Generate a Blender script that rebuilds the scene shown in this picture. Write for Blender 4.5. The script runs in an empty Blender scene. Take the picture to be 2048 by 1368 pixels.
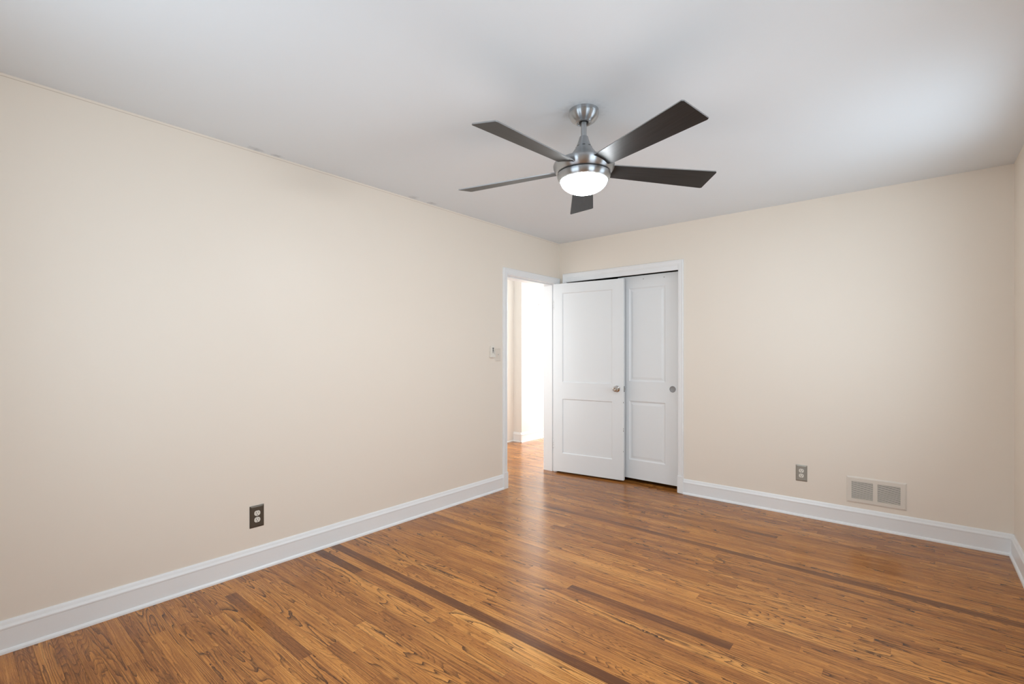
import bpy, bmesh, math, random
from mathutils import Vector, Matrix
C = bpy.context.scene.collection
SC = bpy.context.scene
PI = math.pi
R = random.Random(11)

# ---------------------------------------------------------------- camera, world, lights, exposure
HC = 1.25            # camera height
H = 2.4226           # ceiling height
RX = 3.385           # room width (left wall x=0, right wall x=RX)
NY = -4.60           # near wall (behind camera); back wall is y=0
cd = bpy.data.cameras.new('camera'); cam = bpy.data.objects.new('camera', cd); C.objects.link(cam)
cam.location = (2.922, -4.266, HC); cam.rotation_euler = (PI/2, 0, math.radians(40.06))
cd.sensor_width = 36; cd.lens = 961/2048*36; cd.shift_y = 23/2048; cd.clip_start = .01
SC.camera = cam
SC.view_settings.view_transform = 'Standard'; SC.view_settings.look = 'None'
SC.view_settings.gamma = 1; SC.view_settings.use_curve_mapping = False
SC.view_settings.exposure = 0.0
w = bpy.data.worlds.new('sky'); SC.world = w; w.use_nodes = True
w.node_tree.nodes['Background'].inputs[0].default_value = (.80, .90, 1, 1)
w.node_tree.nodes['Background'].inputs[1].default_value = 1.5

def area(name, loc, rot, sx, sy, power, col, spread=180):
    l = bpy.data.lights.new(name, 'AREA'); l.shape = 'RECTANGLE'; l.size = sx; l.size_y = sy
    l.energy = power; l.color = col; l.spread = math.radians(spread)
    o = bpy.data.objects.new(name, l); C.objects.link(o); o.location = loc; o.rotation_euler = rot
    return o
# window openings (behind the camera, and one added further along the right wall, out of frame)
W1 = (0.75, 2.15, .75, 2.10)      # near wall: x0,x1,z0,z1
W2 = (-3.60, -2.70, .75, 2.10)    # right wall: y0,y1,z0,z1
W3 = (-1.75, -0.75, .75, 2.10)    # right wall, unseen opening added nearer the corner to even out the light
DAY = (.74, .885, 1)
# daylight arriving just outside each opening; added fills marked below
area('daylight_near', ((W1[0]+W1[1])/2, NY-.16, (W1[2]+W1[3])/2), (PI/2+.12, 0, .06), W1[1]-W1[0], W1[3]-W1[2], 14.5, DAY, 140)
area('daylight_right', (RX+.16, (W2[0]+W2[1])/2, (W2[2]+W2[3])/2), (PI/2, 0, PI/2), W2[1]-W2[0], W2[3]-W2[2], 15.5, DAY)
area('fill_corner', (RX+.16, (W3[0]+W3[1])/2, (W3[2]+W3[3])/2), (PI/2+.25, 0, PI/2-.32), W3[1]-W3[0], W3[3]-W3[2], 10.5, DAY, 140)  # fill light through the added opening, aimed toward the far corner
area('daylight_hall', (-.75, 2.75, 1.45), (PI/2-.45, 0, PI), 1.0, 1.7, 72, (.90, .96, 1))
area('fill_hall_end', (-.8, -1.70, 1.4), (PI/2, 0, 0), .9, 1.5, 13, (.90, .96, 1))  # added fill from the unseen hall end, evens the jogged wall's tones

# ---------------------------------------------------------------- materials
def nt(name):
    m = bpy.data.materials.new(name); m.use_nodes = True
    return m, m.node_tree.nodes, m.node_tree.links, m.node_tree.nodes['Principled BSDF']
def mat(name, col, rough=.5, metal=0, spec=.5, bump=0, bscale=200, coat=0):
    m, n, l, p = nt(name)
    p.inputs['Base Color'].default_value = (*col, 1); p.inputs['Roughness'].default_value = rough
    p.inputs['Metallic'].default_value = metal; p.inputs['Specular IOR Level'].default_value = spec
    p.inputs['Coat Weight'].default_value = coat
    if bump:
        tc = n.new('ShaderNodeTexCoord'); ns = n.new('ShaderNodeTexNoise'); b = n.new('ShaderNodeBump')
        ns.inputs['Scale'].default_value = bscale; ns.inputs['Detail'].default_value = 3
        b.inputs['Strength'].default_value = bump; b.inputs['Distance'].default_value = .002
        l.new(tc.outputs['Object'], ns.inputs['Vector']); l.new(ns.outputs[0], b.inputs['Height']); l.new(b.outputs[0], p.inputs['Normal'])
    return m
def math_node(n, l, op, a, b=None, c=None, clamp=False):
    q = n.new('ShaderNodeMath'); q.operation = op; q.use_clamp = clamp
    for i, v in enumerate((a, b, c)):
        if v is None: continue
        if isinstance(v, (int, float)): q.inputs[i].default_value = v
        else: l.new(v, q.inputs[i])
    return q.outputs[0]

def paint_wall(name, col, crack=None, rough=.42):
    """eggshell wall paint with slight roller unevenness; optional hairline crack under the ceiling"""
    m, n, l, p = nt(name)
    tc = n.new('ShaderNodeTexCoord')
    n1 = n.new('ShaderNodeTexNoise'); n1.inputs['Scale'].default_value = 1.3; n1.inputs['Detail'].default_value = 4
    l.new(tc.outputs['Object'], n1.inputs['Vector'])
    mx = n.new('ShaderNodeMix'); mx.data_type = 'RGBA'
    mx.inputs[6].default_value = (col[0]*.985, col[1]*.98, col[2]*.975, 1); mx.inputs[7].default_value = (*col, 1)
    l.new(n1.outputs[0], mx.inputs[0]); out = mx.outputs[2]
    if crack:
        sp = n.new('ShaderNodeSeparateXYZ'); l.new(tc.outputs['Object'], sp.inputs[0])
        d = math_node(n, l, 'ABSOLUTE', math_node(n, l, 'SUBTRACT', sp.outputs[2], crack))
        k = math_node(n, l, 'LESS_THAN', d, .0014)
        k = math_node(n, l, 'MULTIPLY', k, .45)
        m2 = n.new('ShaderNodeMix'); m2.data_type = 'RGBA'; m2.inputs[7].default_value = (.42, .30, .20, 1)
        l.new(k, m2.inputs[0]); l.new(out, m2.inputs[6]); out = m2.outputs[2]
    l.new(out, p.inputs['Base Color']); p.inputs['Roughness'].default_value = rough
    p.inputs['Specular IOR Level'].default_value = .4
    n2 = n.new('ShaderNodeTexNoise'); n2.inputs['Scale'].default_value = 3.0; n2.inputs['Detail'].default_value = 5
    l.new(tc.outputs['Object'], n2.inputs['Vector'])
    n3 = n.new('ShaderNodeTexNoise'); n3.inputs['Scale'].default_value = 220; n3.inputs['Detail'].default_value = 2
    l.new(tc.outputs['Object'], n3.inputs['Vector'])
    hsum = math_node(n, l, 'MULTIPLY_ADD', n3.outputs[0], .05, n2.outputs[0])
    b = n.new('ShaderNodeBump'); b.inputs['Strength'].default_value = .35; b.inputs['Distance'].default_value = .004
    l.new(hsum, b.inputs['Height']); l.new(b.outputs[0], p.inputs['Normal'])
    return m

WALLC = (.90, .815, .713)
M_wall = paint_wall('beige_wall_paint', WALLC)
M_wall_left = paint_wall('beige_wall_paint_left', WALLC, crack=H-.012)
M_hall = paint_wall('cream_hall_paint', (.87, .835, .785))
M_trim = mat('white_trim_enamel', (.91, .915, .915), .32, bump=.08, bscale=60)
M_door = mat('white_door_enamel', (.87, .885, .89), .36, bump=.10, bscale=50)
M_closet_shade = mat('closet_shade', (.10, .095, .09), .9)  # shade of the unlit closet put into its wall colour
M_black = mat('slot_black', (.012, .011, .010), .6)
M_white_plastic = mat('ivory_receptacle_plastic', (.82, .78, .70), .35)
M_brown_plate = mat('bronze_brown_plate', (.105, .088, .068), .32, metal=.35)
M_putty_plate = mat('putty_grey_plate', (.36, .34, .295), .38, metal=.25)
M_beige_plate = mat('wall_painted_plate', (.80, .715, .62), .4)
M_remote = mat('cream_remote_plastic', (.86, .81, .73), .4)
M_vent = mat('painted_vent_metal', (.80, .735, .65), .42)
M_vent_in = mat('vent_shadow_metal', (.05, .045, .038), .9)
M_cord = mat('white_cord', (.88, .86, .82), .7)
M_steel = mat('polished_nickel', (.62, .61, .60), .12, metal=1)
M_pull = mat('brushed_pull', (.34, .34, .345), .45, metal=.6)

def brushed(name, col, rough, aniso=.75):
    m, n, l, p = nt(name)
    p.inputs['Base Color'].default_value = (*col, 1); p.inputs['Metallic'].default_value = 1
    p.inputs['Roughness'].default_value = rough; p.inputs['Anisotropic'].default_value = aniso
    t = n.new('ShaderNodeTangent'); t.direction_type = 'RADIAL'; t.axis = 'Z'; p.inputs['Anisotropic Rotation'].default_value = .25; l.new(t.outputs[0], p.inputs['Tangent'])
    return m
M_nickel = brushed('brushed_nickel', (.475, .495, .515), .33, .97)
M_bladeedge = mat('blade_edge_silver', (.32, .32, .32), .4, metal=.3)
def blade_mat():
    m, n, l, p = nt('dark_walnut_blade')
    tc = n.new('ShaderNodeTexCoord'); mp = n.new('ShaderNodeMapping'); mp.inputs['Scale'].default_value = (5, 140, 5)
    ns = n.new('ShaderNodeTexNoise'); ns.inputs['Scale'].default_value = 1; ns.inputs['Detail'].default_value = 4
    l.new(tc.outputs['Object'], mp.inputs[0]); l.new(mp.outputs[0], ns.inputs['Vector'])
    cr = n.new('ShaderNodeValToRGB'); cr.color_ramp.elements[0].color = (.006, .006, .006, 1); cr.color_ramp.elements[1].color = (.018, .017, .017, 1)
    cr.color_ramp.elements[0].position = .35; cr.color_ramp.elements[1].position = .7
    l.new(ns.outputs[0], cr.inputs[0]); l.new(cr.outputs[0], p.inputs['Base Color'])
    p.inputs['Roughness'].default_value = .42; p.inputs['Specular IOR Level'].default_value = .45
    return m
M_blade = blade_mat()
def emis(name, col, s):
    m, n, l, p = nt(name)
    p.inputs['Base Color'].default_value = (.9, .9, .9, 1)
    p.inputs['Emission Color'].default_value = (*col, 1); p.inputs['Emission Strength'].default_value = s
    return m
M_lamp = emis('lit_frosted_glass', (.92, .97, 1), 104)

def ceiling_mat():
    m, n, l, p = nt('ceiling_paint')
    tc = n.new('ShaderNodeTexCoord'); sp = n.new('ShaderNodeSeparateXYZ'); l.new(tc.outputs['Object'], sp.inputs[0])
    ns = n.new('ShaderNodeTexNoise'); ns.inputs['Scale'].default_value = 1.1; ns.inputs['Detail'].default_value = 4
    l.new(tc.outputs['Object'], ns.inputs['Vector'])
    mx = n.new('ShaderNodeMix'); mx.data_type = 'RGBA'
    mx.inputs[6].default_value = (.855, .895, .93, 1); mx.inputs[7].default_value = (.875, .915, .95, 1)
    l.new(ns.outputs[0], mx.inputs[0]); out = mx.outputs[2]
    # grey scuffs near the left wall and a patched ring round the fan canopy
    nz = n.new('ShaderNodeTexNoise'); nz.inputs['Scale'].default_value = 40; l.new(tc.outputs['Object'], nz.inputs['Vector'])
    tot = None
    for (x, y, rx, ry, a) in SCUFFS:
        dx = math_node(n, l, 'DIVIDE', math_node(n, l, 'SUBTRACT', sp.outputs[0], x), rx)
        dy = math_node(n, l, 'DIVIDE', math_node(n, l, 'SUBTRACT', sp.outputs[1], y), ry)
        d = math_node(n, l, 'SQRT', math_node(n, l, 'ADD', math_node(n, l, 'MULTIPLY', dx, dx), math_node(n, l, 'MULTIPLY', dy, dy)))
        d = math_node(n, l, 'ADD', d, math_node(n, l, 'MULTIPLY_ADD', nz.outputs[0], 1.2, -.6))
        k = math_node(n, l, 'MULTIPLY', math_node(n, l, 'SUBTRACT', 1, d, clamp=True), a)
        tot = k if tot is None else math_node(n, l, 'MAXIMUM', tot, k)
    m2 = n.new('ShaderNodeMix'); m2.data_type = 'RGBA'; m2.inputs[7].default_value = (.42, .43, .45, 1)
    l.new(tot, m2.inputs[0]); l.new(out, m2.inputs[6]); out = m2.outputs[2]
    l.new(out, p.inputs['Base Color']); p.inputs['Roughness'].default_value = .85
    p.inputs['Specular IOR Level'].default_value = .2
    b = n.new('ShaderNodeBump'); b.inputs['Strength'].default_value = .25; b.inputs['Distance'].default_value = .004
    n3 = n.new('ShaderNodeTexNoise'); n3.inputs['Scale'].default_value = 9; n3.inputs['Detail'].default_value = 6
    l.new(tc.outputs['Object'], n3.inputs['Vector']); l.new(n3.outputs[0], b.inputs['Height']); l.new(b.outputs[0], p.inputs['Normal'])
    return m
FAN = (1.692, -2.264)
SCUFFS = [(.02, -3.10, .03, .05, .5), (.02, -2.98, .025, .045, .5), (.03, -1.98, .04, .05, .45), (.03, -1.80, .03, .05, .5), (FAN[0], FAN[1], .12, .12, .35)]
M_ceil = ceiling_mat()

def oak_mat():
    """stained oak strip: u,v (uv map 'plank') run along/across each board in metres; attribute 'tone' = (tone, figure strength, seed)"""
    m, n, l, p = nt('stained_oak_strip')
    uv = n.new('ShaderNodeUVMap'); uv.uv_map = 'plank'
    at = n.new('ShaderNodeAttribute'); at.attribute_name = 'tone'
    sa = n.new('ShaderNodeSeparateColor'); l.new(at.outputs['Color'], sa.inputs[0])
    tone, fig, seed = sa.outputs[0], sa.outputs[1], sa.outputs[2]
    su = n.new('ShaderNodeSeparateXYZ'); l.new(uv.outputs[0], su.inputs[0]); u, v = su.outputs[0], su.outputs[1]
    def noise(su_, sv_, detail, rough=.5, dist=0, zoff=0.):
        cb = n.new('ShaderNodeCombineXYZ')
        l.new(math_node(n, l, 'MULTIPLY', u, su_), cb.inputs[0]); l.new(math_node(n, l, 'MULTIPLY', v, sv_), cb.inputs[1])
        l.new(math_node(n, l, 'MULTIPLY_ADD', seed, 37., zoff), cb.inputs[2])
        t = n.new('ShaderNodeTexNoise'); t.inputs['Scale'].default_value = 1; t.inputs['Detail'].default_value = detail
        t.inputs['Roughness'].default_value = rough; t.inputs['Distortion'].default_value = dist
        l.new(cb.outputs[0], t.inputs['Vector']); return t.outputs[0]
    ring = noise(1.15, 14, 1.2, .5, .3)
    wob = noise(30, 45, 2, .6, 0, 3.)
    rr = math_node(n, l, 'MULTIPLY_ADD', wob, .030, ring)
    mult = math_node(n, l, 'MULTIPLY_ADD', fig, -19., 36.)
    fr = math_node(n, l, 'FRACT', math_node(n, l, 'MULTIPLY', rr, mult))
    # porous early-wood line: sharp on one side, soft on the other
    line = math_node(n, l, 'POWER', fr, 3.4)
    wide = noise(1.6, 16, 1, .5, 0, 9.)
    line = math_node(n, l, 'MULTIPLY', line, math_node(n, l, 'MULTIPLY_ADD', wide, 3.6, -.55, clamp=True))
    line = math_node(n, l, 'MULTIPLY', line, math_node(n, l, 'MULTIPLY_ADD', fig, .80, .25))
    blot = noise(7, 42, 2, .55, .4, 19.)
    blot = math_node(n, l, 'MULTIPLY', math_node(n, l, 'SUBTRACT', blot, .635, clamp=True), 12., clamp=True)
    blot = math_node(n, l, 'MULTIPLY', blot, math_node(n, l, 'MULTIPLY_ADD', fig, 1.2, -.35, clamp=True))
    line = math_node(n, l, 'MAXIMUM', line, math_node(n, l, 'MULTIPLY', blot, .8))
    fine = noise(6, 420, 3, .65, 0, 5.)
    pores = noise(70, 1100, 1, .5, 0, 7.)
    pores = math_node(n, l, 'MULTIPLY', math_node(n, l, 'SUBTRACT', pores, .50, clamp=True), 4.0, clamp=True)
    pores = math_node(n, l, 'MULTIPLY', pores, math_node(n, l, 'MULTIPLY_ADD', noise(3, 60, 2, .5, 0, 13.), 1.4, -.2, clamp=True))
    slow = noise(2.2, 9, 2, .5, 0, 11.)
    streak = noise(1.1, 120, 2, .6, 0, 15.)
    val = math_node(n, l, 'MULTIPLY_ADD', math_node(n, l, 'SUBTRACT', fine, .5), 1.0, tone)
    val = math_node(n, l, 'MULTIPLY_ADD', math_node(n, l, 'SUBTRACT', streak, .5), .8, val)
    val = math_node(n, l, 'MULTIPLY_ADD', math_node(n, l, 'SUBTRACT', slow, .5), .7, val)
    val = math_node(n, l, 'SUBTRACT', val, math_node(n, l, 'MULTIPLY', pores, .45), clamp=True)
    cr = n.new('ShaderNodeValToRGB'); e = cr.color_ramp.elements
    e[0].position = 0; e[0].color = (.140, .046, .012, 1); e[1].position = 1; e[1].color = (.80, .375, .10, 1)
    q = e.new(.35); q.color = (.345, .122, .029, 1); q = e.new(.65); q.color = (.59, .235, .051, 1)
    l.new(val, cr.inputs[0])
    mx = n.new('ShaderNodeMix'); mx.data_type = 'RGBA'; mx.inputs[7].default_value = (.060, .020, .007, 1)
    l.new(math_node(n, l, 'MULTIPLY', line, 1.05, clamp=True), mx.inputs[0]); l.new(cr.outputs[0], mx.inputs[6])
    l.new(mx.outputs[2], p.inputs['Base Color'])
    rg = math_node(n, l, 'MULTIPLY_ADD', slow, .08, .17); l.new(rg, p.inputs['Roughness'])
    p.inputs['Specular IOR Level'].default_value = .36
    tc = n.new('ShaderNodeTexCoord'); n4 = n.new('ShaderNodeTexNoise'); n4.inputs['Scale'].default_value = 14; n4.inputs['Detail'].default_value = 3
    l.new(tc.outputs['Object'], n4.inputs['Vector'])
    hh = math_node(n, l, 'MULTIPLY_ADD', fine, .12, n4.outputs[0])
    b = n.new('ShaderNodeBump'); b.inputs['Strength'].default_value = .22; b.inputs['Distance'].default_value = .003
    l.new(hh, b.inputs['Height']); l.new(b.outputs[0], p.inputs['Normal'])
    return m
M_oak = oak_mat()
M_gap = mat('floor_gap', (.035, .016, .008), .8)

# ---------------------------------------------------------------- mesh helpers
def box(bm, x0, x1, y0, y1, z0, z1, mi=0):
    vs = [bm.verts.new(p) for p in ((x0,y0,z0),(x1,y0,z0),(x1,y1,z0),(x0,y1,z0),(x0,y0,z1),(x1,y0,z1),(x1,y1,z1),(x0,y1,z1))]
    for f in ((0,3,2,1),(4,5,6,7),(0,1,5,4),(1,2,6,5),(2,3,7,6),(3,0,4,7)):
        bm.faces.new([vs[i] for i in f]).material_index = mi
    return vs
def prism(bm, prof, axis, a, b, mi=0, m=None):
    """extrude closed profile [(p,q)] along axis 'x' (profile in y,z) or 'y' (x,z) or 'z' (x,y)"""
    def P(t, p, q): return {'x': (t, p, q), 'y': (p, t, q), 'z': (p, q, t)}[axis]
    A = [bm.verts.new(P(a, *v)) for v in prof]; B = [bm.verts.new(P(b, *v)) for v in prof]
    n_ = len(prof)
    for i in range(n_):
        bm.faces.new((A[i], A[(i+1) % n_], B[(i+1) % n_], B[i])).material_index = mi
    bm.faces.new(A[::-1]).material_index = mi; bm.faces.new(B).material_index = mi
    return A + B
def lathe(bm, prof, seg=64, mi=0, smooth=True, cx=0, cy=0):
    rings = []
    for r, z in prof:
        if r < 1e-6: rings.append([bm.verts.new((cx, cy, z))])
        else: rings.append([bm.verts.new((cx+r*math.cos(2*PI*i/seg), cy+r*math.sin(2*PI*i/seg), z)) for i in range(seg)])
    for a, b in zip(rings, rings[1:]):
        for i in range(seg):
            j = (i+1) % seg
            if len(a) == 1 and len(b) == 1: continue
            if len(a) == 1: f = bm.faces.new((a[0], b[i], b[j]))
            elif len(b) == 1: f = bm.faces.new((a[i], a[j], b[0]))
            else: f = bm.faces.new((a[i], a[j], b[j], b[i]))
            f.material_index = mi; f.smooth = smooth
def cyl(bm, p0, p1, r, seg=20, mi=0, smooth=True, r2=None):
    p0, p1 = Vector(p0), Vector(p1); d = (p1-p0).normalized(); r2 = r if r2 is None else r2
    t = Vector((0,0,1)) if abs(d.z) < .9 else Vector((1,0,0)); a = d.cross(t).normalized(); b = d.cross(a)
    A = [bm.verts.new(p0+(a*math.cos(2*PI*i/seg)+b*math.sin(2*PI*i/seg))*r) for i in range(seg)]
    B = [bm.verts.new(p1+(a*math.cos(2*PI*i/seg)+b*math.sin(2*PI*i/seg))*r2) for i in range(seg)]
    for i in range(seg):
        j = (i+1) % seg; f = bm.faces.new((A[i], A[j], B[j], B[i])); f.material_index = mi; f.smooth = smooth
    bm.faces.new(A[::-1]).material_index = mi; bm.faces.new(B).material_index = mi
def obj(name, bm, m, parent=None, bevel=0, loc=(0,0,0), bseg=2, autos=False):
    bmesh.ops.recalc_face_normals(bm, faces=bm.faces)
    me = bpy.data.meshes.new(name); bm.to_mesh(me); bm.free()
    for x in (m if isinstance(m, (list, tuple)) else [m]): me.materials.append(x)
    o = bpy.data.objects.new(name, me); C.objects.link(o); o.location = loc
    if parent: o.parent = parent
    if bevel:
        b = o.modifiers.new('bevel', 'BEVEL'); b.width = bevel; b.segments = bseg; b.limit_method = 'ANGLE'; b.angle_limit = math.radians(35)
    if autos:
        me.set_sharp_from_angle(angle=math.radians(28))
    return o
def struct(name, bm, m, **k):
    o = obj(name, bm, m, **k); o['kind'] = 'structure'; return o
def thing(name, label, cat, loc=(0,0,0), rotz=0, group=None):
    o = bpy.data.objects.new(name, None); C.objects.link(o); o.location = loc; o.rotation_euler = (0,0,rotz)
    o.empty_display_size = .1; o['label'] = label; o['category'] = cat
    if group: o['group'] = group
    return o
def tag(o, label, cat):
    o['label'] = label; o['category'] = cat; return o
B = bmesh.new

# ---------------------------------------------------------------- room shell
T = .147                                # left wall thickness
DY0, DY1, DZ = -.865, -.075, 1.985      # bedroom doorway in the left wall
CX0, CX1, CZ = .095, 1.289, 2.004       # closet opening in the back wall
HX, HXR = -1.33, -1.473                 # hall walls
# walls
bm = B(); jt = .018; box(bm, -T, 0, NY-.15, DY0-jt, -.05, H); box(bm, -T, 0, DY1+jt, 0, -.05, H); box(bm, -T, 0, DY0-jt, DY1+jt, DZ+jt, H)
struct('wall_left', bm, M_wall_left)
bm = B(); box(bm, 0, CX0-.016, 0, .12, -.05, H); box(bm, CX1+.016, RX+.15, 0, .12, -.05, H); box(bm, CX0-.016, CX1+.016, 0, .020, CZ, H); box(bm, CX0-.016, CX1+.016, .020, .12, CZ+.06, H)
struct('wall_back', bm, M_wall)
bm = B(); box(bm, RX, RX+.15, W3[1], 0, -.05, H); box(bm, RX, RX+.15, W2[1], W3[0], -.05, H); box(bm, RX, RX+.15, NY-.15, W2[0], -.05, H)
for wn in (W2, W3): box(bm, RX, RX+.15, wn[0], wn[1], -.05, wn[2]); box(bm, RX, RX+.15, wn[0], wn[1], wn[3], H)
struct('wall_right', bm, M_wall)
bm = B(); box(bm, 0, W1[0], NY-.15, NY, -.05, H); box(bm, W1[1], RX, NY-.15, NY, -.05, H)
box(bm, W1[0], W1[1], NY-.15, NY, -.05, W1[2]); box(bm, W1[0], W1[1], NY-.15, NY, W1[3], H)
struct('wall_near', bm, M_wall)
# hall and closet enclosure
bm = B(); box(bm, HXR-.1, HXR, -1.8, 1.0, -.05, H); box(bm, HXR-.1, HX, 1.0, 3.1, -.05, H); box(bm, HXR-.1, -T, -1.9, -1.8, -.05, H)
struct('wall_hall', bm, M_hall)
bm = B(); box(bm, -T, 0, 0, 3.1, -.05, H)
struct('wall_hall_side', bm, M_hall)
bm = B(); box(bm, 0, 1.5, .75, .80, -.05, H); box(bm, 1.45, 1.5, .12, .75, -.05, H)
struct('wall_closet', bm, M_closet_shade)
bm = B(); box(bm, HXR-.1, RX+.15, NY-.15, 3.1, H, H+.1)
struct('ceiling', bm, M_ceil)

# floor: oak strips running along x, one mesh
PW = .0572
bm = B(); box(bm, HXR-.1, RX+.15, NY-.15, 3.1, -.06, -.0012, 1)
uvl = bm.loops.layers.uv.new('plank'); cl = bm.loops.layers.float_color.new('tone')
#   boards read off the photograph: y centre, x0, x1, tone, figure, seed
SPEC = [(-2.612, -1.5, 3.5, .03, .0, .31), (-2.08, 1.50, 2.32, .14, .1, .12), (-1.065, .58, 3.5, .20, .05, .77),
        (-1.82, 1.15, 3.2, .80, 1.0, .52), (-1.765, 2.3, 3.5, .72, .9, .43), (-2.67, 1.2, 2.6, .92, 1.0, .66), (-2.725, 1.5, 2.4, .85, .9, .21),
        (-3.04, .95, 1.9, .75, 1.0, .91), (-3.16, .10, 1.0, .70, 1.0, .35), (-2.70, .0, .48, .10, .2, .55), (-2.79, .05, 1.2, .72, 1.0, .81),
        (-2.84, .85, 1.7, .68, .95, .15), (-3.33, .0, .5, .62, 1.0, .6), (-3.27, .2, 1.0, .25, .3, .05), (-1.30, 1.0, 2.0, .6, .9, .37),
        (-2.30, .7, 1.2, .44, .5, .47), (-1.42, .9, 1.7, .42, .4, .87), (-.62, .9, 2.2, .3, .5, .97)]
y0 = -2.612-PW/2; k0 = int((NY-.15-y0)/PW)-1
rows = []
k = k0
while y0+k*PW < 3.1:
    rows.append((k, y0+k*PW)); k += 1
XA, XB = HXR-.05, RX+.1
for k, ya in rows:
    spec = sorted([s for s in SPEC if ya <= s[0] < ya+PW], key=lambda s: s[1])
    segs = []; x = XA
    def fill(a, b):
        x = a
        while x < b-.001:
            L = R.choice((R.uniform(.3, .7), R.uniform(.7, 1.4), R.uniform(1.0, 2.2)))
            e = x+L
            if b-e < .22: e = b
            f = R.choice((.0, .3, .55, .8, 1.0, 1.0))
            t = min(.95, max(.08, R.gauss(.50, .075))+.07*f)
            segs.append((x, e, t, f, R.random())); x = e
    for s in spec:
        a, b = max(s[1], x), min(s[2], XB)
        if a > x: fill(x, a)
        if b > a: segs.append((a, b, s[3], s[4], s[5])); x = b
    if x < XB: fill(x-0, XB) if spec else fill(XA-R.uniform(0, .6), XB)
    g = .00035
    for a, b, t, f, sd in segs:
        a = max(a, XA)
        if b <= a: continue
        uo, vo = R.uniform(0, 40), R.uniform(0, 40)
        vs = [bm.verts.new(p) for p in ((a+g, ya+g, 0), (b-g, ya+g, 0), (b-g, ya+PW-g, 0), (a+g, ya+PW-g, 0))]
        fc = bm.faces.new(vs); fc.material_index = 0
        for lp, (uu, vv) in zip(fc.loops, ((0, 0), (b-a, 0), (b-a, PW), (0, PW))):
            lp[uvl].uv = (uo+uu, vo+vv); lp[cl] = (t, f, sd, 1)
me = bpy.data.meshes.new('floor'); bm.to_mesh(me); bm.free(); me.materials.append(M_oak); me.materials.append(M_gap)
fl = bpy.data.objects.new('floor', me); C.objects.link(fl); fl['kind'] = 'structure'

# baseboards: shoe + board + cap as one profile (d = distance off the wall, z)
BP = [(0, 0), (.024, 0), (.024, .004), (.0225, .010), (.018, .0155), (.0135, .0175), (.0135, .098), (.0155, .100), (.0155, .106), (.0105, .116), (.0075, .127), (.004, .134), (0, .134)]
def base_run(name, axis, wall, sign, a, b):
    bm = B()
    prism(bm, [(wall+sign*d, z) for d, z in BP], axis, a, b)
    return struct(name, bm, M_trim)
base_run('baseboard_left', 'y', 0, 1, NY, DY0-.062)
base_run('baseboard_back', 'x', 0, -1, CX1+.048, RX-.0002)
base_run('baseboard_right', 'y', RX, -1, NY, -.0002)
base_run('baseboard_near', 'x', NY, 1, 0, RX)
base_run('baseboard_hall', 'y', HX, 1, .976, 3.0)
bm = B(); prism(bm, [(1.0-d, z) for d, z in BP], 'x', HXR, HX+.0155)
struct('baseboard_hall_return', bm, M_trim)
bm = B(); prism(bm, [(HXR, 0), (HXR+.010, 0), (HXR+.008, .012), (HXR, .018)], 'y', -1.8, .976)
struct('trim_hall_shoe', bm, M_trim)

# ---------------------------------------------------------------- door and closet trim
# casing profile across its width s (0 = inner edge, CW = outer), height off wall
CW = .057
CP = [(0, 0), (0, .010), (.004, .012), (.010, .012), (.013, .014), (.040, .016), (.045, .019), (.053, .019), (CW, .014), (CW, 0)]
def casing(bm, P, a0, a1, zt_, off, sgn, k=1.0):
    """mitred three-sided casing; P(a, d, z) maps along-wall, off-wall, height"""
    st = []
    for s_, d_ in CP:
        s_ *= k
        st.append([bm.verts.new(P(a, off+sgn*d_, z)) for a, z in ((a0-s_, 0), (a0-s_, zt_+s_), (a1+s_, zt_+s_), (a1+s_, 0))])
    n_ = len(st)
    for i in range(n_):
        A_, B_ = st[i], st[(i+1) % n_]
        for j in range(3): bm.faces.new((A_[j], A_[j+1], B_[j+1], B_[j]))
    bm.faces.new([q[0] for q in st]); bm.faces.new([q[3] for q in st][::-1])
# trim_1: bedroom doorway casing on x=0
bm = B()
yi, ya_, zt = DY0-.005, DY1+.005, DZ+.005
casing(bm, lambda a, d, z: (d, a, z), yi, ya_, zt, 0, 1)
box(bm, .0001, .0205, yi-CW-.001, yi+.001, 0, .150)               # plinth of the near leg
struct('trim_1', bm, M_trim)
# trim_2: jamb lining and stops inside the doorway (faces of the opening)
bm = B(); jt = .018
box(bm, -T-.002, .001, DY1, DY1+jt, 0, DZ+jt); box(bm, -T-.002, .001, DY0-jt, DY0, 0, DZ+jt); box(bm, -T-.002, .001, DY0, DY1, DZ, DZ+jt)
for (a, b) in ((DY1-.012, DY1), (DY0, DY0+.012)): box(bm, -T-.001, -.036, a, b, 0, DZ)
box(bm, -T-.001, -.040, DY0, DY1, DZ-.012, DZ)
struct('trim_2', bm, M_trim, bevel=.0015)
# hall-side casing
bm = B()
casing(bm, lambda a, d, z: (d, a, z), yi, ya_, zt, -T, -1)
struct('trim_3', bm, M_trim)
# trim_4: closet casing on y=0 ; head has a fascia strip under the casing
bm = B(); cw = .047
casing(bm, lambda a, d, z: (a, d, z), CX0, CX1, CZ+.040, 0, -1, cw/CW)
box(bm, CX0-.002, CX1+.002, -.007, -.0002, CZ-.002, CZ+.043)
box(bm, CX1-.004, CX1+cw+.001, -.0225, 0, 0.004, .155)             # plinth
struct('trim_4', bm, M_trim, bevel=.001)
bm = B()
box(bm, CX0-.016, CX0, -.001, .12, 0, CZ-.0005); box(bm, CX1, CX1+.016, -.001, .12, 0, CZ-.0005)
struct('trim_5', bm, M_trim)
# track box above the closet doors, black to paint the gap's shade
bm = B(); box(bm, CX0, CX1, .021, .119, CZ+.045, CZ+.059); struct('trim_6', bm, M_black)

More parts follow.
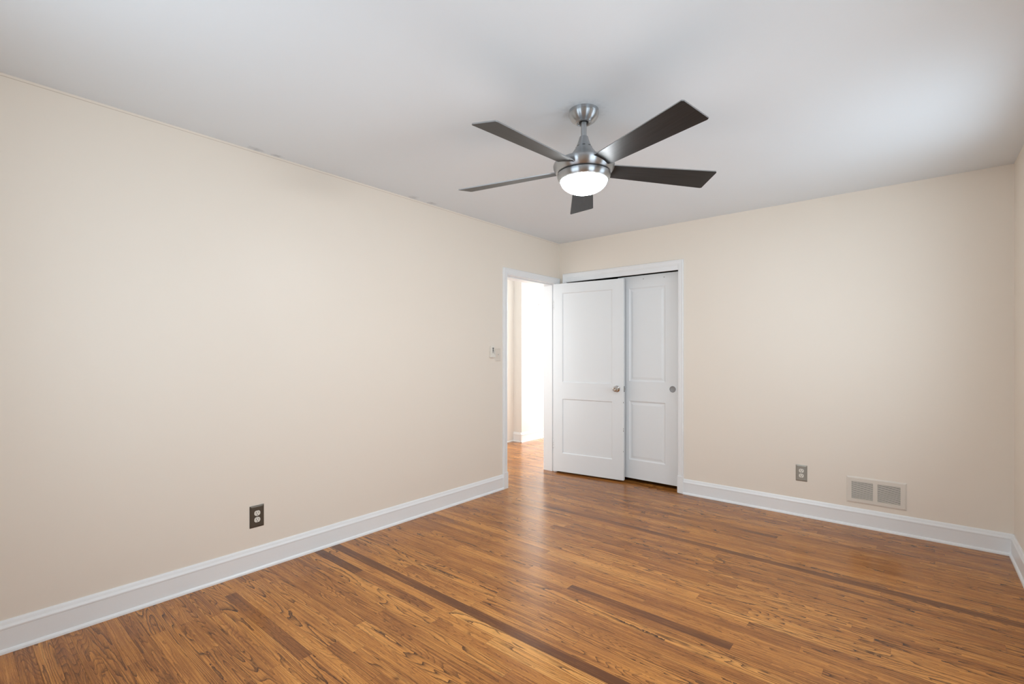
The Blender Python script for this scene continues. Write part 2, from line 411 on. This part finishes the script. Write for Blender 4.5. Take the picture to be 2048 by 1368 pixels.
# ---------------------------------------------------------------- bedroom door (opened against the closet)
LW, LZ0, LZ1, LT = .757, .020, 1.978, .035
def panel_door(bm, w_, z0, z1, t, panels, recess, slope, raised=None):
    """leaf from x 0..w_, front face y=0 (towards -y), back y=t; panels: (x0,x1,z0,z1) sunk fields on the front"""
    xs = sorted({0, w_, *[p[0] for p in panels], *[p[1] for p in panels]}); zs = sorted({z0, z1, *[p[2] for p in panels], *[p[3] for p in panels]})
    for xa, xb in zip(xs, xs[1:]):
        for za, zb in zip(zs, zs[1:]):
            hit = [p for p in panels if p[0] <= xa and xb <= p[1] and p[2] <= za and zb <= p[3]]
            if not hit: bm.faces.new([bm.verts.new(q) for q in ((xa,0,za),(xb,0,za),(xb,0,zb),(xa,0,zb))])
    def ring(p, i0, y0_, i1, y1_):
        a = [(p[0]+i0,y0_,p[2]+i0),(p[1]-i0,y0_,p[2]+i0),(p[1]-i0,y0_,p[3]-i0),(p[0]+i0,y0_,p[3]-i0)]
        b = [(p[0]+i1,y1_,p[2]+i1),(p[1]-i1,y1_,p[2]+i1),(p[1]-i1,y1_,p[3]-i1),(p[0]+i1,y1_,p[3]-i1)]
        for i in range(4):
            j = (i+1) % 4; bm.faces.new([bm.verts.new(q) for q in (a[i], a[j], b[j], b[i])])
        return b
    for p in panels:
        steps = raised or [(0, 0), (slope, recess)]
        for (i0, d0), (i1, d1) in zip(steps, steps[1:]): last = ring(p, i0, d0, i1, d1)
        bm.faces.new([bm.verts.new(q) for q in last])
    for f in (((0,t,z0),(w_,t,z0),(w_,t,z1),(0,t,z1)), ((0,0,z0),(0,t,z0),(0,t,z1),(0,0,z1)), ((w_,0,z0),(w_,t,z0),(w_,t,z1),(w_,0,z1)),
              ((0,0,z0),(w_,0,z0),(w_,t,z0),(0,t,z0)), ((0,0,z1),(w_,0,z1),(w_,t,z1),(0,t,z1))):
        bm.faces.new([bm.verts.new(q) for q in f])
    bmesh.ops.remove_doubles(bm, verts=bm.verts, dist=1e-5)
th = math.radians(7.5)
bm = B()
panel_door(bm, LW, LZ0, LZ1, LT, [(.098, .642, .950, 1.879), (.098, .642, .212, .778)], .009, .007)
d1 = struct('door_1', bm, M_door, bevel=.001)
d1.location = (.006, -.113, 0); d1.rotation_euler = (0, 0, th)
d1['label'] = 'white two-panel bedroom door standing open in front of the closet'
# knob (turned along -y)
def turn(bm, prof, cx_, cz_, seg=40, mi=0):
    rings = [[bm.verts.new((cx_+r*math.cos(2*PI*i/seg), y, cz_+r*math.sin(2*PI*i/seg))) for i in range(seg)] if r > 1e-6 else [bm.verts.new((cx_, y, cz_))] for r, y in prof]
    for a, b in zip(rings, rings[1:]):
        for i in range(seg):
            j = (i+1) % seg
            if len(b) == 1: f = bm.faces.new((a[i], a[j], b[0]))
            elif len(a) == 1: f = bm.faces.new((a[0], b[i], b[j]))
            else: f = bm.faces.new((a[i], a[j], b[j], b[i]))
            f.smooth = True; f.material_index = mi
bm = B(); kx, kz = .690, .905
turn(bm, [(.033, 0), (.033, -.002), (.030, -.006), (.020, -.010), (.012, -.013), (.011, -.030), (.014, -.034), (.024, -.040), (.0275, -.048), (.0265, -.056), (.021, -.063), (.013, -.066), (.010, -.064), (0, -.063)], kx, kz)
kn = obj('door_handle', bm, M_steel, d1, autos=True); kn['label'] = 'polished round nickel door knob'
bm = B(); box(bm, LW-.0005, LW+.0015, .006, .030, kz-.028, kz+.028); box(bm, LW, LW+.008, .011, .024, kz-.009, kz+.009, 1)
lp = obj('latch_plate', bm, [M_pull, M_steel], d1); lp['label'] = 'worn metal latch plate'
for hz in (1.76, .30):
    bm = B()
    for i in range(5): cyl(bm, (-.006, .001, hz-.044+i*.018), (-.006, .001, hz-.044+i*.018+.0165), .0055, 12)
    box(bm, -.004, .0015, -.001, .003, hz-.044, hz+.044)
    obj('hinge', bm, M_trim, d1)
# paint chips on the latch edge
bm = B()
for z, s in ((.775, .004), (.52, .0025), (.50, .004), (.30, .002)):
    box(bm, LW-.003, LW+.0006, -.0006, .003, z-s*1.4, z+s*1.4)
obj('paint_chip', bm, mat('chipped_primer', (.16, .14, .13), .8), d1)

# ---------------------------------------------------------------- closet sliding doors
CY = .068
fx0, fx1 = .652, 1.283
RS = [(0, 0), (.010, .007), (.016, .008), (.022, .0075), (.040, .0035)]
def closet_leaf(name, x0, y, z0, z1, w_, panels):
    bm = B(); panel_door(bm, w_, z0, z1, .032, panels, 0, 0, raised=RS)
    o = struct(name, bm, M_door, bevel=.001); o.location = (x0, y, 0); return o
P2 = [(.122, .487, .980, 1.885), (.122, .487, .215, .790)]
d2 = closet_leaf('door_2', fx0, CY, .036, 2.000, fx1-fx0, P2)
d2['label'] = 'white sliding closet door with raised panels and round finger pull'
bm = B(); turn(bm, [(.0290, .0005), (.0290, -.0030), (.0262, -.0034), (.0248, -.0010), (.0235, -.0006), (0, -.0006)], .557, .921)
fp = obj('finger_pull', bm, M_pull, d2, autos=True); fp['label'] = 'round recessed grey metal finger pull'
d3 = closet_leaf('door_3', .10, CY+.040, .036, 1.985, .61, P2)
d3['label'] = 'white closet door mostly hidden behind the open bedroom door'
# screws / wear marks at the top of the sliding door
bm = B()
for x, z in ((.27, 1.965), (.475, 1.962)): turn(bm, [(.0045, .0002), (.0035, -.0012), (0, -.0015)], x, z, 12)
obj('screw', bm, M_pull, d2)

# ---------------------------------------------------------------- windows behind the camera, plus one added
def window(name, o0, o1, z0, z1, wall, axis):
    bm = B(); fw = .045
    def bx(a0, a1, d0, d1, q0, q1):
        if axis == 'x': box(bm, a0, a1, wall-d1, wall-d0, q0, q1)
        else: box(bm, wall+d0, wall+d1, a0, a1, q0, q1)
    zm = (z0+z1)/2
    for (a0, a1, q0, q1) in ((o0, o0+fw, z0, z1), (o1-fw, o1, z0, z1), (o0+fw, o1-fw, z0, z0+fw), (o0+fw, o1-fw, z1-fw, z1), (o0+fw, o1-fw, zm-.02, zm+.02)):
        bx(a0, a1, .04, .09, q0, q1)
    mid = (o0+o1)/2
    bx(mid-.012, mid+.012, .05, .075, z0+fw, z1-fw)
    # interior casing
    for (a0, a1, q0, q1) in ((o0-.07, o0, z0-.02, z1+.07), (o1, o1+.07, z0-.02, z1+.07), (o0, o1, z1, z1+.07), (o0-.09, o1+.09, z0-.05, z0-.02)):
        bx(a0, a1, -.018, -.0005, q0, q1)
    return struct(name, bm, M_trim)
window('window_1', W1[0], W1[1], W1[2], W1[3], NY, 'x')
window('window_2', W2[0], W2[1], W2[2], W2[3], RX, 'y')
window('added_window', W3[0], W3[1], W3[2], W3[3], RX, 'y')  # added, unseen window that lets in the corner fill light

# ---------------------------------------------------------------- ceiling fan
fan = thing('ceiling_fan', 'brushed nickel ceiling fan with five dark blades and lit glass bowl', 'ceiling fan', (FAN[0], FAN[1], H))
o_ = HC-H    # heights below are 'above the eye'; local z = o_ + rel
FS = 1.0087
def fz(prof): return [(r*FS, o_+(z*FS if z < 1.06 else z)) for r, z in prof]
top = H-HC
bm = B(); lathe(bm, fz([(0, top-.0004), (.0705, top-.0004), (.0712, top-.003), (.0712, top-.015), (.0700, top-.0165), (.0700, top-.018), (.0715, top-.0195), (.0695, top-.026), (.0645, top-.036), (.0570, top-.046), (.0480, top-.053), (.0425, top-.0555), (.0400, top-.0585), (.0340, top-.0595), (.0330, top-.057), (.0230, top-.056), (.0215, top-.050), (0, top-.048)]), 72)
cn = obj('canopy', bm, M_nickel, fan, autos=True)
bm = B(); lathe(bm, fz([(0, top-.049), (.021, top-.049), (.0215, top-.0575), (0, top-.058)]), 40)  # black disc set in the canopy opening round the rod
obj('canopy_socket', bm, M_black, fan, autos=True)['label'] = 'black disc in the canopy opening at the rod'
bm = B(); cyl(bm, (0, 0, o_+top-.055), (0, 0, o_+1.033*FS), .0140, 40)
obj('downrod', bm, M_nickel, fan, autos=True)
bm = B(); lathe(bm, fz([(0, 1.038), (.0195, 1.038), (.0212, 1.034), (.0245, 1.022), (.0295, 1.007), (.0355, .9925), (.0430, .9785), (.0530, .9640), (.0670, .9470), (.0830, .9350), (.1000, .9270), (.1015, .9245), (.1200, .9200), (.1360, .9130), (.1440, .9060), (.1462, .8990), (.1450, .8900), (.1400, .8780), (.1340, .8690), (.1290, .8640), (.1240, .8625), (0, .8625)]), 96)
mh = obj('motor_housing', bm, M_nickel, fan, autos=True)
bm = B()
for i in range(8):
    a = 2*PI*i/8+.55; r = .0372; dz = .9885
    e = Vector((math.cos(a), math.sin(a), 0)); t = Vector((-math.sin(a), math.cos(a), 0)); up = Vector((-.62, 0, .78))
    nrm = e*.78+Vector((0, 0, .62)); sl = Vector((0,0,.78))-e*.62
    c0 = e*r*FS+Vector((0, 0, o_+dz*FS)); ring = []
    for s in (-.002, .0008):
        ring.append([bm.verts.new(c0+nrm*s+t*(.0075*math.cos(q*PI/6))+sl*(.0022*math.sin(q*PI/6))) for q in range(12)])
    for q in range(12): bm.faces.new((ring[0][q], ring[0][(q+1) % 12], ring[1][(q+1) % 12], ring[1][q]))
    bm.faces.new(ring[1])
    bm.faces.new(ring[0][::-1])
obj('vent_slot', bm, M_black, mh)
bm = B(); lathe(bm, fz([(0, .8630), (.1235, .8630), (.1235, .8560), (0, .8560)]), 96)
obj('shadow_ring', bm, M_black, fan, autos=True)
bm = B(); lathe(bm, fz([(.1100, .8575), (.1262, .8575), (.1270, .8550), (.1262, .8460), (.1235, .8370), (.1180, .8290), (.1130, .8255), (.1110, .8260), (.1100, .8300)]), 96)
obj('light_ring', bm, M_nickel, fan, autos=True)
bm = B(); prof = [(.1108*math.cos(a), .8285-.0625*math.sin(a)) for a in [i*PI/2/16 for i in range(17)]]; prof[-1] = (0, prof[-1][1])
lathe(bm, fz([(0, .835), (.1108, .835)]+prof), 72)
obj('glass_bowl', bm, M_lamp, fan)['label'] = 'glowing frosted glass light bowl'
# blades: tips read from the photograph; pitch 13.4 degrees
pit = -.234; z0b = .8845*FS
outline = [(.1270, -.0400), (.1290, .0470), (.1500, .0560), (.6480, .1030), (.6570, .1000), (.6640, -.0320), (.6580, -.0395), (.1500, -.0420)]
for kk in range(5):
    a = -.4186+kk*2*PI/5
    bm = B()
    hw = .0026
    outl = [(x*FS, y*FS) for x, y in outline]
    A = [bm.verts.new((x, y, -hw)) for x, y in outl]; Bv = [bm.verts.new((x, y, hw)) for x, y in outl]
    bm.faces.new(A[::-1]); bm.faces.new(Bv)
    for i in range(len(outl)):
        f = bm.faces.new((A[i], A[(i+1) % len(outl)], Bv[(i+1) % len(outl)], Bv[i])); f.material_index = 1
    b = obj('fan_blade', bm, [M_blade, M_bladeedge], fan, loc=(0, 0, o_+z0b))
    b.rotation_euler = (Matrix.Rotation(a, 4, 'Z') @ Matrix.Rotation(pit, 4, 'X')).to_euler()

# ---------------------------------------------------------------- outlets
def plate(bm, w_, h_, d, bev):
    """bevelled wall plate, local x = width, z = height, front = -y"""
    a = [(-w_/2, 0, -h_/2), (w_/2, 0, -h_/2), (w_/2, 0, h_/2), (-w_/2, 0, h_/2)]
    b = [(x, -d*.35, z) for x, _, z in a]
    c = [((abs(x)-bev)*(1 if x > 0 else -1), -d, (abs(z)-bev)*(1 if z > 0 else -1)) for x, _, z in a]
    V = [[bm.verts.new(p) for p in q] for q in (a, b, c)]
    for u_, v_ in ((0, 1), (1, 2)):
        for i in range(4): bm.faces.new((V[u_][i], V[u_][(i+1) % 4], V[v_][(i+1) % 4], V[v_][i]))
    bm.faces.new(V[2]); bm.faces.new(V[0][::-1])
def outlet(label, loc, rz, mp, w_, h_):
    t = thing('wall_outlet', label, 'outlet', loc, rz)
    bm = B(); plate(bm, w_, h_, .007, .009); obj('cover_plate', bm, mp, t)
    for s in (1, -1):
        cz = s*.0190
        bm = B(); r = .0168; pts = []
        for i in range(28):
            q = 2*PI*i/28; pts.append((max(-.0162, min(.0162, r*math.cos(q))), max(-.0142, min(.0142, r*math.sin(q)))))
        prism(bm, [(x, z+cz) for x, z in pts], 'y', -.0095, -.004)
        rc = obj('receptacle', bm, M_white_plastic, t)
        bm = B()
        box(bm, -.0075, -.0053, -.0098, -.0090, cz-.001, cz+.0075); box(bm, .0053, .0075, -.0098, -.0090, cz+.0002, cz+.0068)
        prism(bm, [(.0026*math.cos(q*PI/5), cz-.0078+.0028*math.sin(q*PI/5)) for q in range(10)], 'y', -.0098, -.0090)
        obj('slot', bm, M_black, rc)
    bm = B(); turn(bm, [(.0030, -.0068), (.0028, -.0082), (0, -.0086)], 0, 0, 14); obj('screw', bm, M_steel, t)
    return t
outlet('dark brown metal outlet plate with ivory sockets low on the left wall', (0, -3.088, .309), PI/2, M_brown_plate, .078, .126)
outlet('putty grey outlet plate with ivory sockets left of the floor-level vent', (2.247, 0, .330), 0, M_putty_plate, .076, .124)

# ---------------------------------------------------------------- wall vent (return grille)
v = thing('air_vent', 'beige painted metal air vent with two louvred openings above baseboard', 'vent', (2.703, 0, .264))
vw, vh = .342, .190
go = [(-.140, -.0155), (.0105, .137)]; gz0, gz1 = -.063, .061
bm = B()
F = -.006
def vf(x0, x1, z0, z1): box(bm, x0, x1, F, -.0035, z0, z1)
vf(-vw/2+.010, go[0][0], -vh/2+.010, vh/2-.010); vf(go[1][1], vw/2-.010, -vh/2+.010, vh/2-.010); vf(go[0][1], go[1][0], gz0, gz1)
vf(go[0][0], go[1][1], gz1, vh/2-.010); vf(go[0][0], go[1][1], -vh/2+.010, gz0)
for (a, b_) in (((-vw/2, -vh/2), (vw/2, vh/2)),):
    o4 = [(-vw/2, 0, -vh/2), (vw/2, 0, -vh/2), (vw/2, 0, vh/2), (-vw/2, 0, vh/2)]
    i4 = [(x-(.010 if x > 0 else -.010), F, z-(.010 if z > 0 else -.010)) for x, _, z in o4]
    Va = [bm.verts.new(p) for p in o4]; Vm = [bm.verts.new((p[0], -.002, p[2])) for p in o4]; Vb = [bm.verts.new(p) for p in i4]
    for i in range(4):
        j = (i+1) % 4; bm.faces.new((Va[i], Va[j], Vm[j], Vm[i])); bm.faces.new((Vm[i], Vm[j], Vb[j], Vb[i]))
obj('vent_frame', bm, M_vent, v)
bm = B(); box(bm, -.150, .150, -.0012, -.0004, -.07, .07); obj('duct_backing', bm, M_vent_in, v)
NS = 17
for (x0, x1) in go:
    bm = B(); st = (gz1-gz0)/NS
    for i in range(NS):
        zc = gz0+(i+.5)*st
        prism(bm, [(-.0055, zc-.0016), (-.0050, zc-.0020), (-.0014, zc+.0012), (-.0018, zc+.0020)], 'x', x0-.0005, x1+.0005)
    obj('louvre', bm, M_vent, v)
for x in (-.160, .160):
    bm = B(); turn(bm, [(.0042, F+.0005), (.0036, F-.0012), (0, F-.002)], x, -.012, 14); obj('screw', bm, M_vent, v)

# ---------------------------------------------------------------- light switch and fan remote
t = thing('light_switch', 'beige painted switch plate with one toggle beside the doorway casing', 'light switch', (0, -.993, 1.238), PI/2)
bm = B(); plate(bm, .072, .116, .006, .005); obj('cover_plate', bm, M_beige_plate, t)
bm = B(); prism(bm, [(-.005, -.012), (-.018, .006), (-.016, .010), (-.005, .006)], 'x', -.005, .005); obj('toggle', bm, M_remote, t, bevel=.001)
for z in (-.030, .030):
    bm = B(); turn(bm, [(.003, -.0058), (.0026, -.007), (0, -.0073)], 0, z, 12); obj('screw', bm, M_beige_plate, t)
hd = thing('remote_holder', 'cream plastic cradle on the wall holding the fan remote', 'remote holder', (0, -1.079, 1.246), PI/2)
bm = B(); box(bm, -.026, .026, -.003, 0, -.030, .056)
obj('back_plate', bm, M_remote, hd, bevel=.001)
bm = B(); box(bm, -.028, -.0225, -.024, -.003, -.030, .028); box(bm, .0225, .028, -.024, -.003, -.030, .028); box(bm, -.0225, .0225, -.024, -.003, -.030, -.026); box(bm, -.0225, .0225, -.0255, -.0225, -.030, -.006)
obj('pocket', bm, M_remote, hd, bevel=.001)
rm = thing('fan_remote', 'cream fan remote with black buttons standing in its wall cradle', 'remote control', (0, -1.079, 1.2205), PI/2)
bm = B(); box(bm, -.0215, .0215, -.0215, -.0035, 0, .098); obj('body', bm, M_remote, rm, bevel=.003)
for i, (zc, hh) in enumerate(((.076, .0050), (.060, .0050), (.045, .0034))):
    bm = B(); turn(bm, [(1, -.0212), (1, -.0235), (.8, -.0242), (0, -.0242)], 0, 0, 20)
    for vv in bm.verts: vv.co.x *= .0105; vv.co.z = vv.co.z*hh+zc
    obj('button', bm, M_black, rm)
bm = B(); box(bm, -.009, .009, -.0232, -.0212, .0315, .0345); obj('label_bar', bm, mat('grey_button', (.45, .42, .37), .5), rm)

# ---------------------------------------------------------------- pull cord in the hall
bm = B(); cyl(bm, (0, 0, .55), (0, 0, .022), .0016, 8); lathe(bm, [(0, .026), (.003, .024), (.005, .014), (.009, .002), (.0085, -.002), (0, -.003)], 16)
pc = obj('pull_cord', bm, M_cord, loc=(-.80, .70, H-.55)); tag(pc, 'thin white pull cord with small tassel hanging in the bright hallway', 'pull cord')
